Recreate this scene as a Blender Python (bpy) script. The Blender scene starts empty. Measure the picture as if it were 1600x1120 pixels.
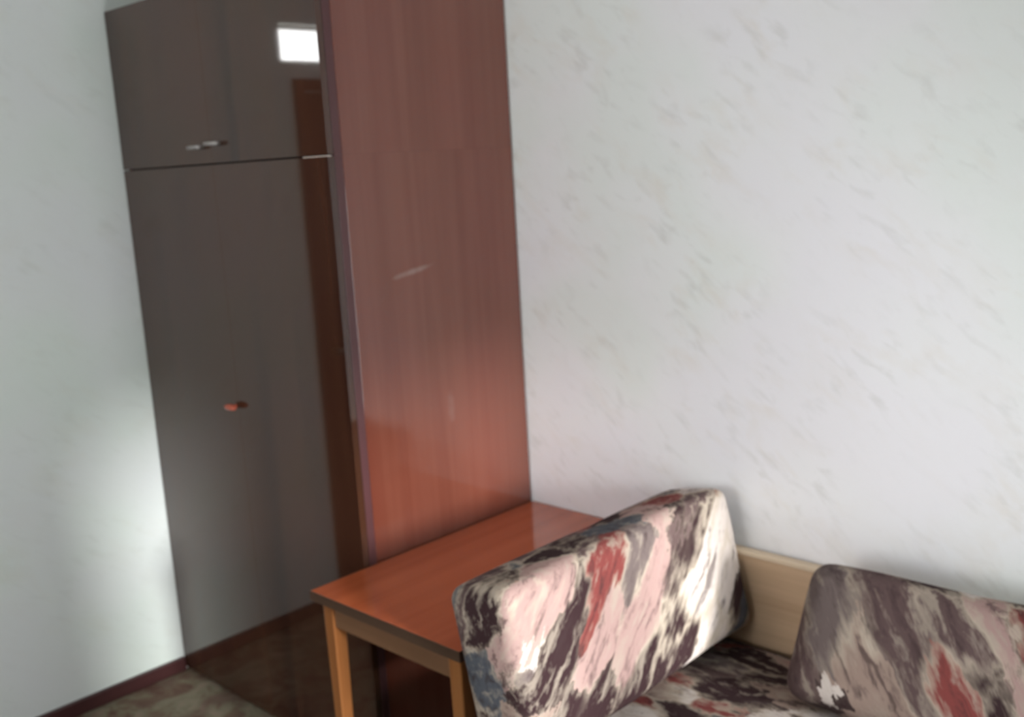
import bpy, bmesh, math, random
from mathutils import Vector, Matrix, noise
random.seed(7)
S = bpy.context.scene
COL = S.collection

# ------------------------------------------------------------------ camera
CAM = dict(f=1610.81, yaw=-0.7708, pitch=0.1892, roll=-0.0574, loc=(3.2614, -1.5975, 1.7101))
cd = bpy.data.cameras.new('camera')
cam = bpy.data.objects.new('camera', cd); COL.objects.link(cam)
cd.sensor_fit = 'HORIZONTAL'; cd.sensor_width = 36.0
cd.lens = CAM['f'] / 1600.0 * 36.0
cd.clip_start = 0.02
cd.dof.use_dof = True; cd.dof.focus_distance = 1.25; cd.dof.aperture_fstop = 5.0   # the hand-held photo is a little out of focus
y_, p_, r_ = CAM['yaw'], CAM['pitch'], CAM['roll']
fw = Vector((math.sin(y_)*math.cos(p_), math.cos(y_)*math.cos(p_), -math.sin(p_)))
rt = Vector((math.cos(y_), -math.sin(y_), 0)); up = rt.cross(fw)
r2 = rt*math.cos(r_) + up*math.sin(r_); u2 = -rt*math.sin(r_) + up*math.cos(r_)
M = Matrix.Identity(4)
for i in range(3):
    M[i][0], M[i][1], M[i][2], M[i][3] = r2[i], u2[i], -fw[i], CAM['loc'][i]
cam.matrix_world = M
S.camera = cam

# ------------------------------------------------------------------ sky, daylight, exposure
w = bpy.data.worlds.new('sky'); S.world = w; w.use_nodes = True
bg = w.node_tree.nodes['Background']
bg.inputs['Color'].default_value = (0.96, 0.965, 1.0, 1)
bg.inputs['Strength'].default_value = 12.0
S.view_settings.view_transform = 'Standard'; S.view_settings.look = 'None'
S.view_settings.gamma = 1.0; S.view_settings.exposure = 0.0
S.view_settings.use_curve_mapping = False
# the window opening (also used by the wall builder)
XW = 3.62                                   # inner face of the window wall
WIN = (-0.70, 0.34, 0.45, 1.66)             # y0, y1, z0, z1
YF = -3.20                                  # inner face of the wall behind the camera
FILL_WIN = (1.10, 2.50, 0.85, 2.02)             # x0, x1, z0, z1 of the added fill window
def portal(loc, rot, a, b):
    pl = bpy.data.lights.new('window_portal', 'AREA'); pl.shape = 'RECTANGLE'
    pl.size = a; pl.size_y = b; pl.cycles.is_portal = True
    po = bpy.data.objects.new('window_portal', pl); COL.objects.link(po)
    po.location = loc; po.rotation_euler = rot
portal((XW+0.17, (WIN[0]+WIN[1])/2, (WIN[2]+WIN[3])/2), (0, math.radians(90), 0), WIN[3]-WIN[2], WIN[1]-WIN[0])
portal(((FILL_WIN[0]+FILL_WIN[1])/2, YF-.12, (FILL_WIN[2]+FILL_WIN[3])/2), (math.radians(90), 0, 0), FILL_WIN[1]-FILL_WIN[0], FILL_WIN[3]-FILL_WIN[2])
# low hazy sun through the window by the sofa
sl = bpy.data.lights.new('hazy_sun', 'SUN'); sl.energy = 5.6; sl.angle = math.radians(9); sl.color = (1, .985, .99)
so = bpy.data.objects.new('hazy_sun', sl); COL.objects.link(so)
so.location = (8, 0, 2)
so.rotation_euler = Vector((-1.0, 0.15, -0.21)).to_track_quat('-Z', 'Y').to_euler()

# ------------------------------------------------------------------ helpers
def mesh_obj(name, bm, mat, parent=None, smooth=False):
    me = bpy.data.meshes.new(name); bm.to_mesh(me); bm.free()
    o = bpy.data.objects.new(name, me); COL.objects.link(o)
    if mat: me.materials.append(mat)
    if smooth:
        for f in me.polygons: f.use_smooth = True
    if parent: o.parent = parent
    return o
def box_bm(x0, x1, y0, y1, z0, z1, bevel=0.0, seg=2):
    bm = bmesh.new()
    bmesh.ops.create_cube(bm, size=1.0)
    for v in bm.verts:
        v.co = Vector((x0+(v.co.x+.5)*(x1-x0), y0+(v.co.y+.5)*(y1-y0), z0+(v.co.z+.5)*(z1-z0)))
    if bevel > 0:
        bmesh.ops.bevel(bm, geom=list(bm.edges), offset=bevel, segments=seg, profile=0.5, affect='EDGES')
    return bm
def box(name, b, mat, parent=None, bevel=0.0, seg=2):
    """b in the parent's local frame"""
    return mesh_obj(name, box_bm(*b, bevel=bevel, seg=seg), mat, parent, smooth=False)
def thing(name, loc, label, cat, group=None):
    o = bpy.data.objects.new(name, None); COL.objects.link(o); o.location = loc
    o.empty_display_size = 0.1
    o['label'] = label; o['category'] = cat
    if group: o['group'] = group
    return o
def struct(o):
    o['kind'] = 'structure'; return o
def tag(o, label, cat, group=None):
    o['label'] = label; o['category'] = cat
    if group: o['group'] = group
    return o

# ------------------------------------------------------------------ materials
class NT:
    def __init__(s, name):
        s.m = bpy.data.materials.new(name); s.m.use_nodes = True
        s.t = s.m.node_tree; s.b = s.t.nodes['Principled BSDF']
    def n(s, typ, **kw):
        nd = s.t.nodes.new(typ)
        ins = kw.pop('ins', {})
        for k, v in kw.items(): setattr(nd, k, v)
        for k, v in ins.items():
            if hasattr(v, 'is_output'): s.t.links.new(v, nd.inputs[k])
            else: nd.inputs[k].default_value = v
        return nd
    def coords(s, scale=(1,1,1), rot=(0,0,0), loc=(0,0,0)):
        tc = s.n('ShaderNodeTexCoord')
        mp = s.n('ShaderNodeMapping', ins={'Vector': tc.outputs['Object'], 'Scale': scale, 'Rotation': rot, 'Location': loc})
        return mp.outputs['Vector']
    def noise(s, vec, scale, detail=4, rough=.55, dist=0):
        return s.n('ShaderNodeTexNoise', ins={'Vector': vec, 'Scale': scale, 'Detail': detail, 'Roughness': rough, 'Distortion': dist})
    def ramp(s, fac, stops, interp='LINEAR'):
        r = s.n('ShaderNodeValToRGB', ins={'Fac': fac}); cr = r.color_ramp; cr.interpolation = interp
        while len(cr.elements) < len(stops): cr.elements.new(0.5)
        for e, (p, c) in zip(cr.elements, stops):
            e.position = p; e.color = (*c, 1) if len(c) == 3 else c
        return r.outputs['Color']
    def mix(s, fac, a, b, blend='MIX'):
        m = s.n('ShaderNodeMix', data_type='RGBA', blend_type=blend)
        for k, v in ((0, fac), (6, a), (7, b)):
            if hasattr(v, 'is_output'): s.t.links.new(v, m.inputs[k])
            else: m.inputs[k].default_value = (*v, 1) if isinstance(v, tuple) and len(v) == 3 else v
        return m.outputs[2]
    def out(s, color, rough=.5, spec=.5, bump=None, bstr=.2, bdist=.002):
        for k, v in (('Base Color', color), ('Roughness', rough)):
            if hasattr(v, 'is_output'): s.t.links.new(v, s.b.inputs[k])
            else: s.b.inputs[k].default_value = (*v, 1) if isinstance(v, tuple) else v
        s.b.inputs['Specular IOR Level'].default_value = spec
        if bump is not None:
            bn = s.n('ShaderNodeBump', ins={'Height': bump, 'Strength': bstr, 'Distance': bdist})
            s.t.links.new(bn.outputs['Normal'], s.b.inputs['Normal'])
        return s.m

def wood(name, dark, light, axis='z', rough=.06, spec=.5, scale=1.0, contrast=(.3,.7), tint=None, tint_amt=.25, pale_marks=None):
    t = NT(name)
    sc = {'z': (22,22,.7), 'x': (.7,22,22), 'y': (22,.7,22)}[axis]
    v = t.coords(tuple(k*scale for k in sc))
    a = t.noise(v, 1.0, 5, .6, .4)
    c = t.ramp(a.outputs['Fac'], [(contrast[0], dark), (contrast[1], light)])
    v2 = t.coords(tuple((k*.22 if k > 5 else k*.6)*scale for k in sc))
    b = t.noise(v2, 1.0, 2, .5)
    c = t.mix(t.ramp(b.outputs['Fac'], [(.35,(0,0,0)), (.65,(tint_amt,)*3)]), c, tint or light)
    if pale_marks:                                   # pale streaks broken up by noise: (axes a,b, ca, cb, half a, half b, slope, strength)
        tc = t.n('ShaderNodeTexCoord'); sp = t.n('ShaderNodeSeparateXYZ', ins={0: tc.outputs['Object']})
        nz = t.noise(tc.outputs['Object'], 30, 3)
        for (ax, bx, ca, cb, ha, hb, slope, st) in pale_marks:
            da = t.n('ShaderNodeMath', operation='SUBTRACT', ins={0: sp.outputs[ax], 1: ca}).outputs[0]
            db = t.n('ShaderNodeMath', operation='SUBTRACT', ins={0: sp.outputs[bx], 1: cb}).outputs[0]
            db = t.n('ShaderNodeMath', operation='MULTIPLY_ADD', ins={0: da, 1: -slope, 2: db}).outputs[0]
            qa = t.n('ShaderNodeMath', operation='DIVIDE', ins={0: da, 1: ha}).outputs[0]
            qb = t.n('ShaderNodeMath', operation='DIVIDE', ins={0: db, 1: hb}).outputs[0]
            a2 = t.n('ShaderNodeMath', operation='MULTIPLY', ins={0: qa, 1: qa}).outputs[0]
            d2 = t.n('ShaderNodeMath', operation='MULTIPLY_ADD', ins={0: qb, 1: qb, 2: a2}).outputs[0]
            d2 = t.n('ShaderNodeMath', operation='MULTIPLY_ADD', ins={0: nz.outputs['Fac'], 1: .8, 2: d2}).outputs[0]
            k = t.ramp(d2, [(.35, (st,)*3), (1.0, (0,0,0))])
            c = t.mix(k, c, (.55,.48,.44))
    return t.out(c, rough, spec, a.outputs['Fac'], .04, .001)

def wallpaper(name, base, rot, amt=1.0):
    """pale paper with faint slanted brush smudges; rot turns the strokes in the wall's plane"""
    t = NT(name)
    v = t.coords((1,1,1), rot)
    st = t.n('ShaderNodeMapping', ins={'Vector': v, 'Scale': (12,12,34)})
    a = t.noise(st.outputs[0], 1.0, 3, .5, .3)
    st2 = t.n('ShaderNodeMapping', ins={'Vector': v, 'Scale': (6,6,13), 'Location': (3,1,7)})
    b = t.noise(st2.outputs[0], 1.0, 3, .6, .4)
    cl = t.noise(v, 4.4, 2, .5)
    g = t.noise(v, 2.1, 2, .5)
    tone = t.ramp(g.outputs['Fac'], [(.36, tuple(k*q for k, q in zip(base, (1.0,.985,1.01)))), (.5, base), (.64, tuple(k*q for k, q in zip(base, (.965,1.0,.965))))])
    strokes = t.ramp(a.outputs['Fac'], [(.54, (0,0,0)), (.74, (.36*amt,)*3)])
    cluster = t.ramp(cl.outputs['Fac'], [(.40, (.15,)*3), (.60, (1,1,1))])
    k = t.mix(1.0, strokes, cluster, 'MULTIPLY')
    c = t.mix(k, tone, tuple(q*x for q, x in zip(base, (.66,.65,.60))))
    k2 = t.mix(1.0, t.ramp(b.outputs['Fac'], [(.50, (0,0,0)), (.74, (.36*amt,)*3)]), cluster, 'MULTIPLY')
    c = t.mix(k2, c, tuple(q*x for q, x in zip(base, (.88,.80,.68))))
    return t.out(c, .62, .25, t.noise(t.coords((1,1,1)), 160, 3).outputs['Fac'], .12, .001)

def fabric(name, scale=1.0, seed=0.0, rot=(0,0,0), stretch=(1,1,1), lit_gain=1.0):
    """upholstery printed with shard-like brush strokes: plum, mauve grey, red, slate, cream veins"""
    t = NT(name)
    v = t.coords(tuple(scale*k for k in stretch), rot, (seed, seed*1.7, seed*.6))
    wv = t.noise(v, 4.0, 3, .5)
    off = t.n('ShaderNodeVectorMath', operation='SUBTRACT', ins={0: wv.outputs['Color'], 1: (.5,.5,.5)})
    vv = t.n('ShaderNodeVectorMath', operation='MULTIPLY_ADD', ins={0: off.outputs[0], 1: (.10,.10,.10), 2: v}).outputs[0]
    wf = t.n('ShaderNodeMapping', ins={'Vector': v, 'Scale': (70, 70, 14)}).outputs[0]
    wn = t.noise(wf, 1.0, 3, .6)
    of2 = t.n('ShaderNodeVectorMath', operation='SUBTRACT', ins={0: wn.outputs['Color'], 1: (.5,.5,.5)})
    vv = t.n('ShaderNodeVectorMath', operation='MULTIPLY_ADD', ins={0: of2.outputs[0], 1: (.035,.035,.09), 2: vv}).outputs[0]
    sh = t.n('ShaderNodeMapping', ins={'Vector': vv, 'Scale': (15, 15, 4.2), 'Rotation': (.5,.35,.2)}).outputs[0]
    vo = t.n('ShaderNodeTexVoronoi', feature='F1', ins={'Vector': sh, 'Scale': 1.0, 'Randomness': 1.0})
    sep = t.n('ShaderNodeSeparateColor', ins={0: vo.outputs['Color']})
    cell = t.ramp(sep.outputs[0], [(0, (.028,.014,.015)), (.24, (.085,.055,.052)), (.40, (.16,.040,.035)), (.50, (.23,.165,.135)),
                                   (.62, (.12,.092,.085)), (.72, (.29,.19,.17)), (.80, (.065,.070,.080)), (.87, (.46,.40,.36))], 'CONSTANT')
    ed = t.n('ShaderNodeTexVoronoi', feature='DISTANCE_TO_EDGE', ins={'Vector': sh, 'Scale': 1.0})
    vein = t.ramp(ed.outputs['Distance'], [(.0, (.9,)*3), (.10, (0,0,0))])
    pres = t.noise(v, 7.0, 2)
    vein = t.mix(1.0, vein, t.ramp(pres.outputs['Fac'], [(.42, (.1,)*3), (.58, (1,1,1))]), 'MULTIPLY')
    sm = t.n('ShaderNodeMapping', ins={'Vector': vv, 'Scale': (48, 48, 6), 'Rotation': (.5,.35,.2)}).outputs[0]
    strk = t.noise(sm, 1.0, 4, .6)
    c = t.mix(vein, cell, (.36,.30,.235))
    c = t.mix(t.ramp(strk.outputs['Fac'], [(.53, (0,0,0)), (.66, (.65,)*3)]), c, (.30,.25,.20))
    c = t.mix(t.ramp(strk.outputs['Fac'], [(.34, (.7,)*3), (.47, (0,0,0))]), c, (.034,.020,.020))
    c = t.mix(1.0, c, (lit_gain,)*3, 'MULTIPLY')
    wv2 = t.noise(t.coords((1,1,1)), 420, 2)
    return t.out(c, .9, .12, wv2.outputs['Fac'], .25, .001)

def plain(name, col, rough=.5, spec=.5, metal=0.0, var=.12, scale=30):
    t = NT(name)
    a = t.noise(t.coords(), scale, 3)
    c = t.ramp(a.outputs['Fac'], [(.3, tuple(k*(1-var) for k in col)), (.7, tuple(min(1, k*(1+var)) for k in col))])
    t.b.inputs['Metallic'].default_value = metal
    return t.out(c, rough, spec)

def carpet_mat():
    t = NT('floor_covering')
    v = t.coords((1,1,1))
    a = t.noise(v, 9, 4, .6, 1.2); b = t.noise(v, 5, 3, .5, .6)
    c = t.ramp(a.outputs['Fac'], [(.34, (.12,.062,.048)), (.46, (.18,.125,.085)), (.56, (.22,.20,.135)), (.68, (.28,.215,.16))])
    c = t.mix(t.ramp(b.outputs['Fac'], [(.52, (0,0,0)), (.64, (.6,)*3)]), c, (.12,.055,.045))
    return t.out(c, .75, .2, t.noise(v, 300, 2).outputs['Fac'], .3, .002)

def emit(name, col, strength):
    t = NT(name)
    t.b.inputs['Base Color'].default_value = (.8,.8,.8,1)
    t.b.inputs['Emission Color'].default_value = (*col, 1)
    t.b.inputs['Emission Strength'].default_value = strength
    a = t.noise(t.coords(), 6, 2)
    return t.out(t.ramp(a.outputs['Fac'], [(.3,(.75,.78,.8)), (.7,(.85,.87,.88))]), .1, .5)

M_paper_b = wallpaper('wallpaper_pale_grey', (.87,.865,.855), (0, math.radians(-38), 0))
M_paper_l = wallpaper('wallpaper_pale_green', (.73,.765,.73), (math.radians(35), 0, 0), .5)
M_ceil = plain('ceiling_whitewash', (.80,.80,.78), .8, .2, var=.03)
M_floor = carpet_mat()
M_skirt = wood('skirting_oxblood', (.038,.012,.012), (.070,.024,.023), 'y', .35, .4)
M_front = wood('wardrobe_veneer', (.024,.010,.007), (.062,.026,.014), 'z', .05, .75, scale=.7, tint=(.075,.030,.015), tint_amt=.5)
M_side = wood('wardrobe_side_veneer', (.140,.038,.023), (.18,.058,.036), 'z', .07, .85, scale=.8, tint=(.185,.046,.028),
              pale_marks=[(1,2,.25,1.427,.11,.012,.16,.20), (1,2,.36,1.02,.02,.07,0,.06)])
M_edge = wood('wardrobe_edge_lipping', (.075,.030,.032), (.10,.042,.042), 'z', .3, .4)
M_dark = plain('dark_gap', (.012,.008,.007), .7, .2)
M_table = wood('table_top_veneer', (.38,.085,.032), (.50,.125,.048), 'y', .07, .7, scale=.9, tint=(.40,.080,.030))
M_tedge = wood('table_edge_band', (.05,.028,.018), (.085,.05,.032), 'x', .3, .4)
M_tleg = wood('table_leg_wood', (.22,.075,.022), (.34,.14,.045), 'z', .3, .4)
M_tapron = wood('table_apron_wood', (.14,.07,.034), (.21,.11,.058), 'x', .35, .4)
M_board = wood('sofa_board_laminate', (.48,.32,.195), (.63,.44,.28), 'x', .35, .4, scale=1.6)
M_btrim = wood('sofa_board_lipping', (.60,.47,.32), (.72,.58,.42), 'x', .35, .4)
M_sbase = wood('sofa_base_wood', (.12,.055,.03), (.2,.1,.055), 'x', .4, .4)
M_fab_arm = fabric('upholstery_arm', .85, 15.1, (.8,0,0), lit_gain=1.4)  # same cloth, lightened and print placed to imitate its lit side and dark end
M_fab_back = fabric('upholstery_back', .62, 31.2, (0,.65,0))
M_fab_seat = fabric('upholstery_seat', .9, 1.9, (0,1.2,.4))
M_knob = plain('red_brown_knob_plastic', (.42,.09,.05), .25, .5)
M_metal = plain('pale_metal', (.40,.38,.36), .4, .5, metal=.5)
M_glint = plain('painted_joint_glint', (.75,.66,.58), .25, .5)
M_door = wood('door_oxblood_paint', (.085,.010,.008), (.12,.016,.011), 'z', .35, .4)
M_lit = emit('lit_transom_glass', (1, 1, 1), 14.0)
M_wframe = plain('white_gloss_paint', (.78,.78,.75), .35, .5, var=.03)
def glass_mat():
    t = NT('window_glass')
    t.t.nodes.remove(t.b)
    tr = t.n('ShaderNodeBsdfTransparent'); gl = t.n('ShaderNodeBsdfGlossy', ins={'Roughness': .02})
    fr = t.n('ShaderNodeFresnel', ins={'IOR': 1.45}); nz = t.noise(t.coords(), 3, 1)
    t.t.links.new(t.ramp(nz.outputs['Fac'], [(0,(.95,.97,.97)), (1,(.97,.98,.98))]), tr.inputs['Color'])
    mx = t.n('ShaderNodeMixShader', ins={0: fr.outputs[0], 1: tr.outputs[0], 2: gl.outputs[0]})
    t.t.links.new(mx.outputs[0], t.t.nodes['Material Output'].inputs[0]); return t.m
M_glass = glass_mat()

# ------------------------------------------------------------------ dimensions
D = 0.678            # back wall (y)
WD = 1.105           # wardrobe width
HG, HT = 1.75, 2.245 # top of the wardrobe, top of the upper cabinet
CH = 2.55            # ceiling

def wall_with_holes(name, axis, a, b, u0, u1, z0, z1, holes, mat):
    """wall slab between planes a..b on axis; rectangular holes (u0,u1,z0,z1) cut through"""
    us = sorted({u0, u1, *[h[0] for h in holes], *[h[1] for h in holes]})
    zs = sorted({z0, z1, *[h[2] for h in holes], *[h[3] for h in holes]})
    bm = bmesh.new(); vs = {}
    solid = lambda i, j: 0 <= i < len(us)-1 and 0 <= j < len(zs)-1 and not any(
        h[0] <= (us[i]+us[i+1])/2 <= h[1] and h[2] <= (zs[j]+zs[j+1])/2 <= h[3] for h in holes)
    def V(s, i, j):
        k = (s, i, j)
        if k not in vs:
            c = a if s == 0 else b
            vs[k] = bm.verts.new((c, us[i], zs[j]) if axis == 'x' else (us[i], c, zs[j]))
        return vs[k]
    for i in range(len(us)-1):
        for j in range(len(zs)-1):
            if not solid(i, j): continue
            bm.faces.new([V(0,i,j), V(0,i+1,j), V(0,i+1,j+1), V(0,i,j+1)])
            bm.faces.new([V(1,i,j), V(1,i,j+1), V(1,i+1,j+1), V(1,i+1,j)])
            for (di, dj, p, q) in ((-1,0,(i,j),(i,j+1)), (1,0,(i+1,j),(i+1,j+1)), (0,-1,(i,j),(i+1,j)), (0,1,(i,j+1),(i+1,j+1))):
                if not solid(i+di, j+dj):
                    bm.faces.new([V(0,*p), V(0,*q), V(1,*q), V(1,*p)])
    bmesh.ops.recalc_face_normals(bm, faces=bm.faces)
    return struct(mesh_obj(name, bm, mat))

# ------------------------------------------------------------------ setting
struct(box('floor', (-.14, XW+.2, YF-.14, D+.14, -.12, 0), M_floor))
struct(box('ceiling', (-.14, XW+.2, YF-.14, D+.14, CH, CH+.12), M_ceil))
struct(box('wall_back', (-.14, XW+.2, D, D+.14, 0, CH), M_paper_b))

DOOR = (-1.52, -.69, 0, 2.05); TRAN = (-1.52, -.650, 2.105, 2.245)
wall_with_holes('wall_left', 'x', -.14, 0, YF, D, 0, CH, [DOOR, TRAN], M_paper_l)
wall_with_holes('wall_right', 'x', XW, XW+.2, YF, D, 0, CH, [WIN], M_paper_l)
wall_with_holes('wall_front', 'y', YF-.14, YF, -.14, XW+.2, 0, CH, [FILL_WIN], M_paper_b)
BB = .05
struct(box('baseboard_left', (0, .018, DOOR[1]+.0, -.002, 0, BB), M_skirt, bevel=.004))
struct(box('baseboard_back', (1.12, XW, D-.016, D, 0, BB), M_skirt, bevel=.004))
struct(box('baseboard_right', (XW-.016, XW, YF, D-.018, 0, BB), M_skirt, bevel=.004))
struct(box('baseboard_front', (.02, XW-.018, YF, YF+.016, 0, BB), M_skirt, bevel=.004))

# door in the left wall (seen mirrored in the wardrobe), lit transom light over it
d1 = bpy.data.objects.new('door_1', None); COL.objects.link(d1); struct(d1); d1.location = (0, (DOOR[0]+DOOR[1])/2, 0)
hw = (DOOR[1]-DOOR[0])/2
for s in (-1, 1):
    box('door_jamb', (-.14, .012, s*hw-.045 if s > 0 else -hw, hw if s > 0 else -hw+.045, 0, 2.05), M_door, d1, .004)
box('door_head', (-.14, .012, -hw+.045, hw-.045, 2.005, 2.05), M_door, d1, .004)
leaf = box('door_leaf', (-.06, -.02, -hw+.047, hw-.047, .005, 2.003), M_door, d1, .003)
for (z0, z1) in ((.15,.85), (1.0,1.85)):
    box('door_panel', (-.02, -.010, -hw+.15, hw-.15, z0, z1), M_door, d1, .004)
bm = bmesh.new()
bmesh.ops.create_cone(bm, cap_ends=True, segments=16, radius1=.012, radius2=.012, depth=.10, matrix=Matrix.Translation((.03, hw-.13, 1.02)) @ Matrix.Rotation(math.pi/2, 4, 'X'))
bmesh.ops.create_cone(bm, cap_ends=True, segments=16, radius1=.010, radius2=.010, depth=.05, matrix=Matrix.Translation((.005, hw-.09, 1.02)) @ Matrix.Rotation(math.pi/2, 4, 'Y'))
mesh_obj('door_handle', bm, M_metal, leaf, True)
t1 = bpy.data.objects.new('window_2', None); COL.objects.link(t1); struct(t1); t1.location = (0, 0, 0)
box('pane', (-.075, -.065, TRAN[0]+.015, TRAN[1]-.015, TRAN[2]+.015, TRAN[3]-.015), M_lit, t1)
for (y0, y1, z0, z1) in ((TRAN[0], TRAN[1], TRAN[2], TRAN[2]+.015), (TRAN[0], TRAN[1], TRAN[3]-.015, TRAN[3]),
                         (TRAN[0], TRAN[0]+.015, TRAN[2]+.015, TRAN[3]-.015), (TRAN[1]-.015, TRAN[1], TRAN[2]+.015, TRAN[3]-.015)):
    box('frame_bar', (-.14, -.04, y0, y1, z0, z1), M_wframe, t1)

# daylight window in the right wall
w1 = bpy.data.objects.new('window_1', None); COL.objects.link(w1); struct(w1); w1.location = (XW, 0, 0)
y0, y1, z0, z1 = WIN; F = .05
for b in ((.08,.15,y0,y1,z0,z0+F), (.08,.15,y0,y1,z1-F,z1), (.08,.15,y0,y0+F,z0+F,z1-F), (.08,.15,y1-F,y1,z0+F,z1-F),
          (.08,.15,(y0+y1)/2-.03,(y0+y1)/2+.03,z0+F,z1-F)):
    box('frame_bar', b, M_wframe, w1, .004)
ym = (y0+y1)/2
for (a, b) in ((y0+F, ym-.03), (ym+.03, y1-F)):
    box('pane', (.112, .116, a, b, z0+F, z1-F), M_glass, w1)
box('window_sill', (-.12, .08, y0-.06, y1+.06, z0-.03, z0), M_wframe, w1, .006)

w3 = bpy.data.objects.new('added_fill_window', None); COL.objects.link(w3); struct(w3); w3.location = (0, YF, 0)  # unseen window added behind the camera to give soft fill light
x0, x1, z0, z1 = FILL_WIN; xm = (x0+x1)/2
for b in ((x0,x1,-.11,-.05,z0,z0+F), (x0,x1,-.11,-.05,z1-F,z1), (x0,x0+F,-.11,-.05,z0+F,z1-F), (x1-F,x1,-.11,-.05,z0+F,z1-F),
          (xm-.03,xm+.03,-.11,-.05,z0+F,z1-F)):
    box('frame_bar', b, M_wframe, w3, .004)
for (a, b) in ((x0+F, xm-.03), (xm+.03, x1-F)):
    box('pane', (a, b, -.082, -.078, z0+F, z1-F), M_glass, w3)
box('window_sill', (x0-.06, x1+.06, -.05, .12, z0-.03, z0), M_wframe, w3, .006)

# ------------------------------------------------------------------ wardrobe and upper cabinet
def knob_bm(loc, sx, sy, sz):
    bm = bmesh.new()
    bmesh.ops.create_uvsphere(bm, u_segments=20, v_segments=12, radius=1.0)
    for v in bm.verts: v.co = Vector((v.co.x*sx+loc[0], v.co.y*sy+loc[1], v.co.z*sz+loc[2]))
    bmesh.ops.create_cone(bm, cap_ends=True, segments=14, radius1=.006, radius2=.006, depth=.02,
                          matrix=Matrix.Translation((loc[0], loc[1]+.012, loc[2])) @ Matrix.Rotation(math.pi/2, 4, 'X'))
    return bm
def cabinet(root, z0, z1, plinth):
    """local frame: x 0..WD, y 0 (door faces) .. D, z absolute minus z0"""
    h = z1-z0; g = .0025; x0 = .004; T = .018; YB = D-.006; ED = .046
    zb = plinth
    # carcass
    box('side_panel', (WD-T, WD, ED, YB, 0, h), M_side, root, .0006)
    box('side_panel', (x0, x0+T, ED, YB, 0, h), M_side, root, .0015)
    box('top_panel', (x0+T, WD-T, .022, YB, h-T, h), M_dark, root)
    box('bottom_panel', (x0+T, WD-T, .022, YB, zb, zb+T), M_dark, root)
    box('back_panel', (x0+T, WD-T, YB-.006, YB, zb+T, h-T), M_side, root)
    for xa in (x0, WD-T): box('edge_lipping', (xa, xa+T, .0212, ED-.0008, 0, h), M_edge, root, .0004)
    if plinth: box('plinth', (x0+T, WD-T, .026, .044, 0, plinth), M_front, root)
    xm = .5525; g = .0012
    doors = []
    for (a, b) in ((x0+.001, xm-g/2), (xm+g/2, WD-.0005)):
        doors.append(box('door', (a, b, 0, .020, zb+.002, h-.003), M_front, root))
    return doors
wr = thing('wardrobe', (0,0,0), 'tall glossy dark brown two-door wardrobe in the room corner, beside the orange table', 'wardrobe')
dl, dr = cabinet(wr, 0, HG, .012)
kb = mesh_obj('knob', knob_bm((.537, -.020, 1.030), .030, .013, .010), M_knob, dl, True)
kb['label'] = 'small oval red-brown knob'
st = box('joint_glint', (1.0, WD-.001, -.0008, .012, HG-.0028, HG-.0006), M_glint, wr); st['label'] = 'pale strip painted as a highlight in the joint under the upper cabinet'  # pale colour stands in for the window's glint along the joint
uc = thing('upper_cabinet', (0,0,HG), 'low glossy dark brown two-door cabinet standing on top of the wardrobe', 'cabinet')
ul, ur = cabinet(uc, HG, HT, 0)
for dd, xx in ((ul, .488), (ur, .582)):
    bm = bmesh.new()
    bmesh.ops.create_cone(bm, cap_ends=True, segments=14, radius1=.0055, radius2=.0055, depth=.066, matrix=Matrix.Translation((xx, -.016, .050 if xx < .55 else .056)) @ Matrix.Rotation(math.pi/2, 4, 'Y'))
    for s in (-1, 1):
        bmesh.ops.create_cone(bm, cap_ends=True, segments=10, radius1=.004, radius2=.004, depth=.016, matrix=Matrix.Translation((xx+s*.022, -.008, .050 if xx < .55 else .056)) @ Matrix.Rotation(math.pi/2, 4, 'X'))
    mesh_obj('handle', bm, M_metal, dd, True)['label'] = 'small pale metal pull'

# ------------------------------------------------------------------ table
TZ = .649; TX0, TX1, TY0, TY1 = WD+.004, 1.672, -.182, D-.004
tb = thing('side_table', (0,0,0), 'orange-brown wooden table with polished top wedged between wardrobe and sofa', 'table')
top = box('tabletop', (TX0+.002, TX1-.002, TY0+.002, TY1, TZ-.027, TZ), M_table, tb, .0015)
for b in ((TX0, TX1, TY0, TY0+.002, TZ-.0265, TZ-.001), (TX1-.002, TX1, TY0+.002, TY1, TZ-.0265, TZ-.001), (TX0, TX0+.002, TY0+.002, TY1, TZ-.0265, TZ-.001)):
    e = box('edge_band', b, M_tedge, top)
ax0, ax1, ay0, ay1 = TX0+.022, TX1-.022, TY0+.020, TY1-.02
LG = .042
for (b) in ((ax0+LG, ax1-LG, ay0+.006, ay0+.024), (ax0+LG, ax1-LG, ay1-.024, ay1-.006)):
    box('apron', (*b, TZ-.095, TZ-.027), M_tapron, tb, .002)
for (b) in ((ax0+.006, ax0+.024, ay0+LG, ay1-LG), (ax1-.024, ax1-.006, ay0+LG, ay1-LG)):
    box('apron', (*b, TZ-.095, TZ-.027), M_tapron, tb, .002)
for (x, y) in ((ax0, ay0), (ax1-LG, ay0), (ax0, ay1-LG), (ax1-LG, ay1-LG)):
    bm = box_bm(x, x+LG, y, y+LG, 0, TZ-.027)
    c = Vector((x+LG/2, y+LG/2, 0))
    for v in bm.verts:
        if v.co.z < .1: v.co.x = c.x+(v.co.x-c.x)*.72; v.co.y = c.y+(v.co.y-c.y)*.72
    bmesh.ops.bevel(bm, geom=list(bm.edges), offset=.004, segments=2, profile=.5, affect='EDGES')
    mesh_obj('leg', bm, M_tleg, tb)

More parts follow.
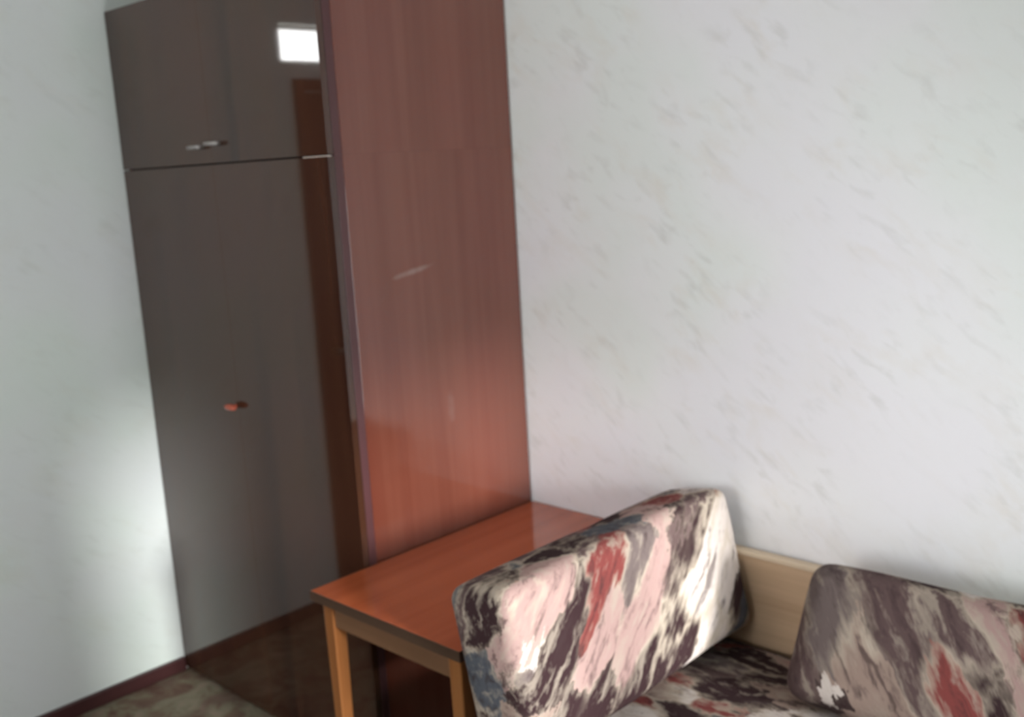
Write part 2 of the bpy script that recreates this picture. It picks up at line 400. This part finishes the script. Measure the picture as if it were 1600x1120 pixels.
# ------------------------------------------------------------------ sofa
def pad_bm(sx, sy, sz, r, puff=(0,0,0), n=(14,14,8), seed=0.0, wob=.004, pz=2.0):
    """a soft box centred on the origin: rounded edges of radius r, faces puffed, slightly lumpy"""
    bm = bmesh.new()
    h = Vector((sx/2, sy/2, sz/2)); pts = {}
    def put(p):
        k = tuple(round(c, 5) for c in p)
        if k not in pts:
            q = Vector(p)
            inner = Vector((max(-h.x+r, min(h.x-r, q.x)), max(-h.y+r, min(h.y-r, q.y)), max(-h.z+r, min(h.z-r, q.z))))
            d = q-inner
            m = max(abs(d.x), abs(d.y), abs(d.z))
            if d.length > 1e-9: q = inner + d.normalized()*r
            u = Vector((q.x/h.x, q.y/h.y, q.z/h.z))
            for ax in range(3):
                o1, o2 = [u[i] for i in range(3) if i != ax]
                q[ax] += u[ax]*puff[ax]*max(0, 1-abs(o1)**pz)*max(0, 1-abs(o2)**pz)
            nv = noise.noise_vector(q*6+Vector((seed,seed*2,seed*3)))
            q += nv*wob
            pts[k] = bm.verts.new(q)
        return pts[k]
    def lin(a, N):
        # denser near the ends so the rounding is smooth
        base = [-a+2*a*i/N for i in range(N+1)]
        ends = [a-r*(1-math.sin(t*math.pi/10)) for t in range(5)] 
        s = sorted(set([round(x, 5) for x in base if abs(x) < a-r*1.05] + [round(x,5) for x in ends+[a]] + [round(-x,5) for x in ends+[a]]))
        return s
    X, Y, Z = lin(h.x, n[0]), lin(h.y, n[1]), lin(h.z, n[2])
    def face(A, B, f):
        for i in range(len(A)-1):
            for j in range(len(B)-1):
                q = [put(f(A[i],B[j])), put(f(A[i+1],B[j])), put(f(A[i+1],B[j+1])), put(f(A[i],B[j+1]))]
                if len(set(q)) >= 3:
                    try: bm.faces.new(q)
                    except ValueError: pass
    for s in (-1, 1):
        face(X, Y, lambda a, b: (a, b, s*h.z)); face(X, Z, lambda a, b: (a, s*h.y, b)); face(Y, Z, lambda a, b: (s*h.x, a, b))
    bmesh.ops.remove_doubles(bm, verts=bm.verts, dist=1e-5)
    bmesh.ops.recalc_face_normals(bm, faces=bm.faces)
    return bm
def place(o, loc, rot):
    o.location = loc; o.rotation_euler = rot; return o

SX0, SX1 = 1.70, 3.47
sf = thing('sofa', (0,0,0), 'patterned sofa with a tan wooden backboard along the pale papered wall', 'sofa')
bd = box('backboard', (SX0, SX1, .640, .662, .22, .660), M_board, sf, .002)
box('board_trim', (SX0, SX1, .636, .666, .660, .674), M_btrim, bd, .003)
box('base_frame', (SX0+.02, SX1, -.20, .636, .10, .235), M_sbase, sf, .004)
for x in (SX0+.08, SX1-.12):
    for y in (-.16, .56): box('foot', (x, x+.05, y, y+.05, 0, .10), M_sbase, sf, .006)
se = mesh_obj('seat', pad_bm(SX1-SX0-.02, .84, .175, .035, (0,.006,.008), (40,20,6), 2.2, .005), M_fab_seat, sf, True)
place(se, ((SX0+SX1)/2+.01, .216, .340), (0,0,0))

arm = mesh_obj('bolster_cushion', pad_bm(.195, .84, .375, .034, (.012,.006,.006), (8,28,14), 5.1, .005), M_fab_arm, None, True)
place(arm, (1.797, .212, .643), (0, math.radians(-13), 0))
tag(arm, 'thick patterned bolster cushion leaning on the table edge, its right side brightly lit', 'cushion')
bk = mesh_obj('back_cushion', pad_bm(1.05, .17, .315, .045, (.01,.02,.012), (30,8,12), 9.4, .006), M_fab_back, None, True)
place(bk, (2.69, .482, .590), (math.radians(-30), 0, 0))
tag(bk, 'wide patterned back cushion leaning on the sofa backboard at the right edge', 'cushion')
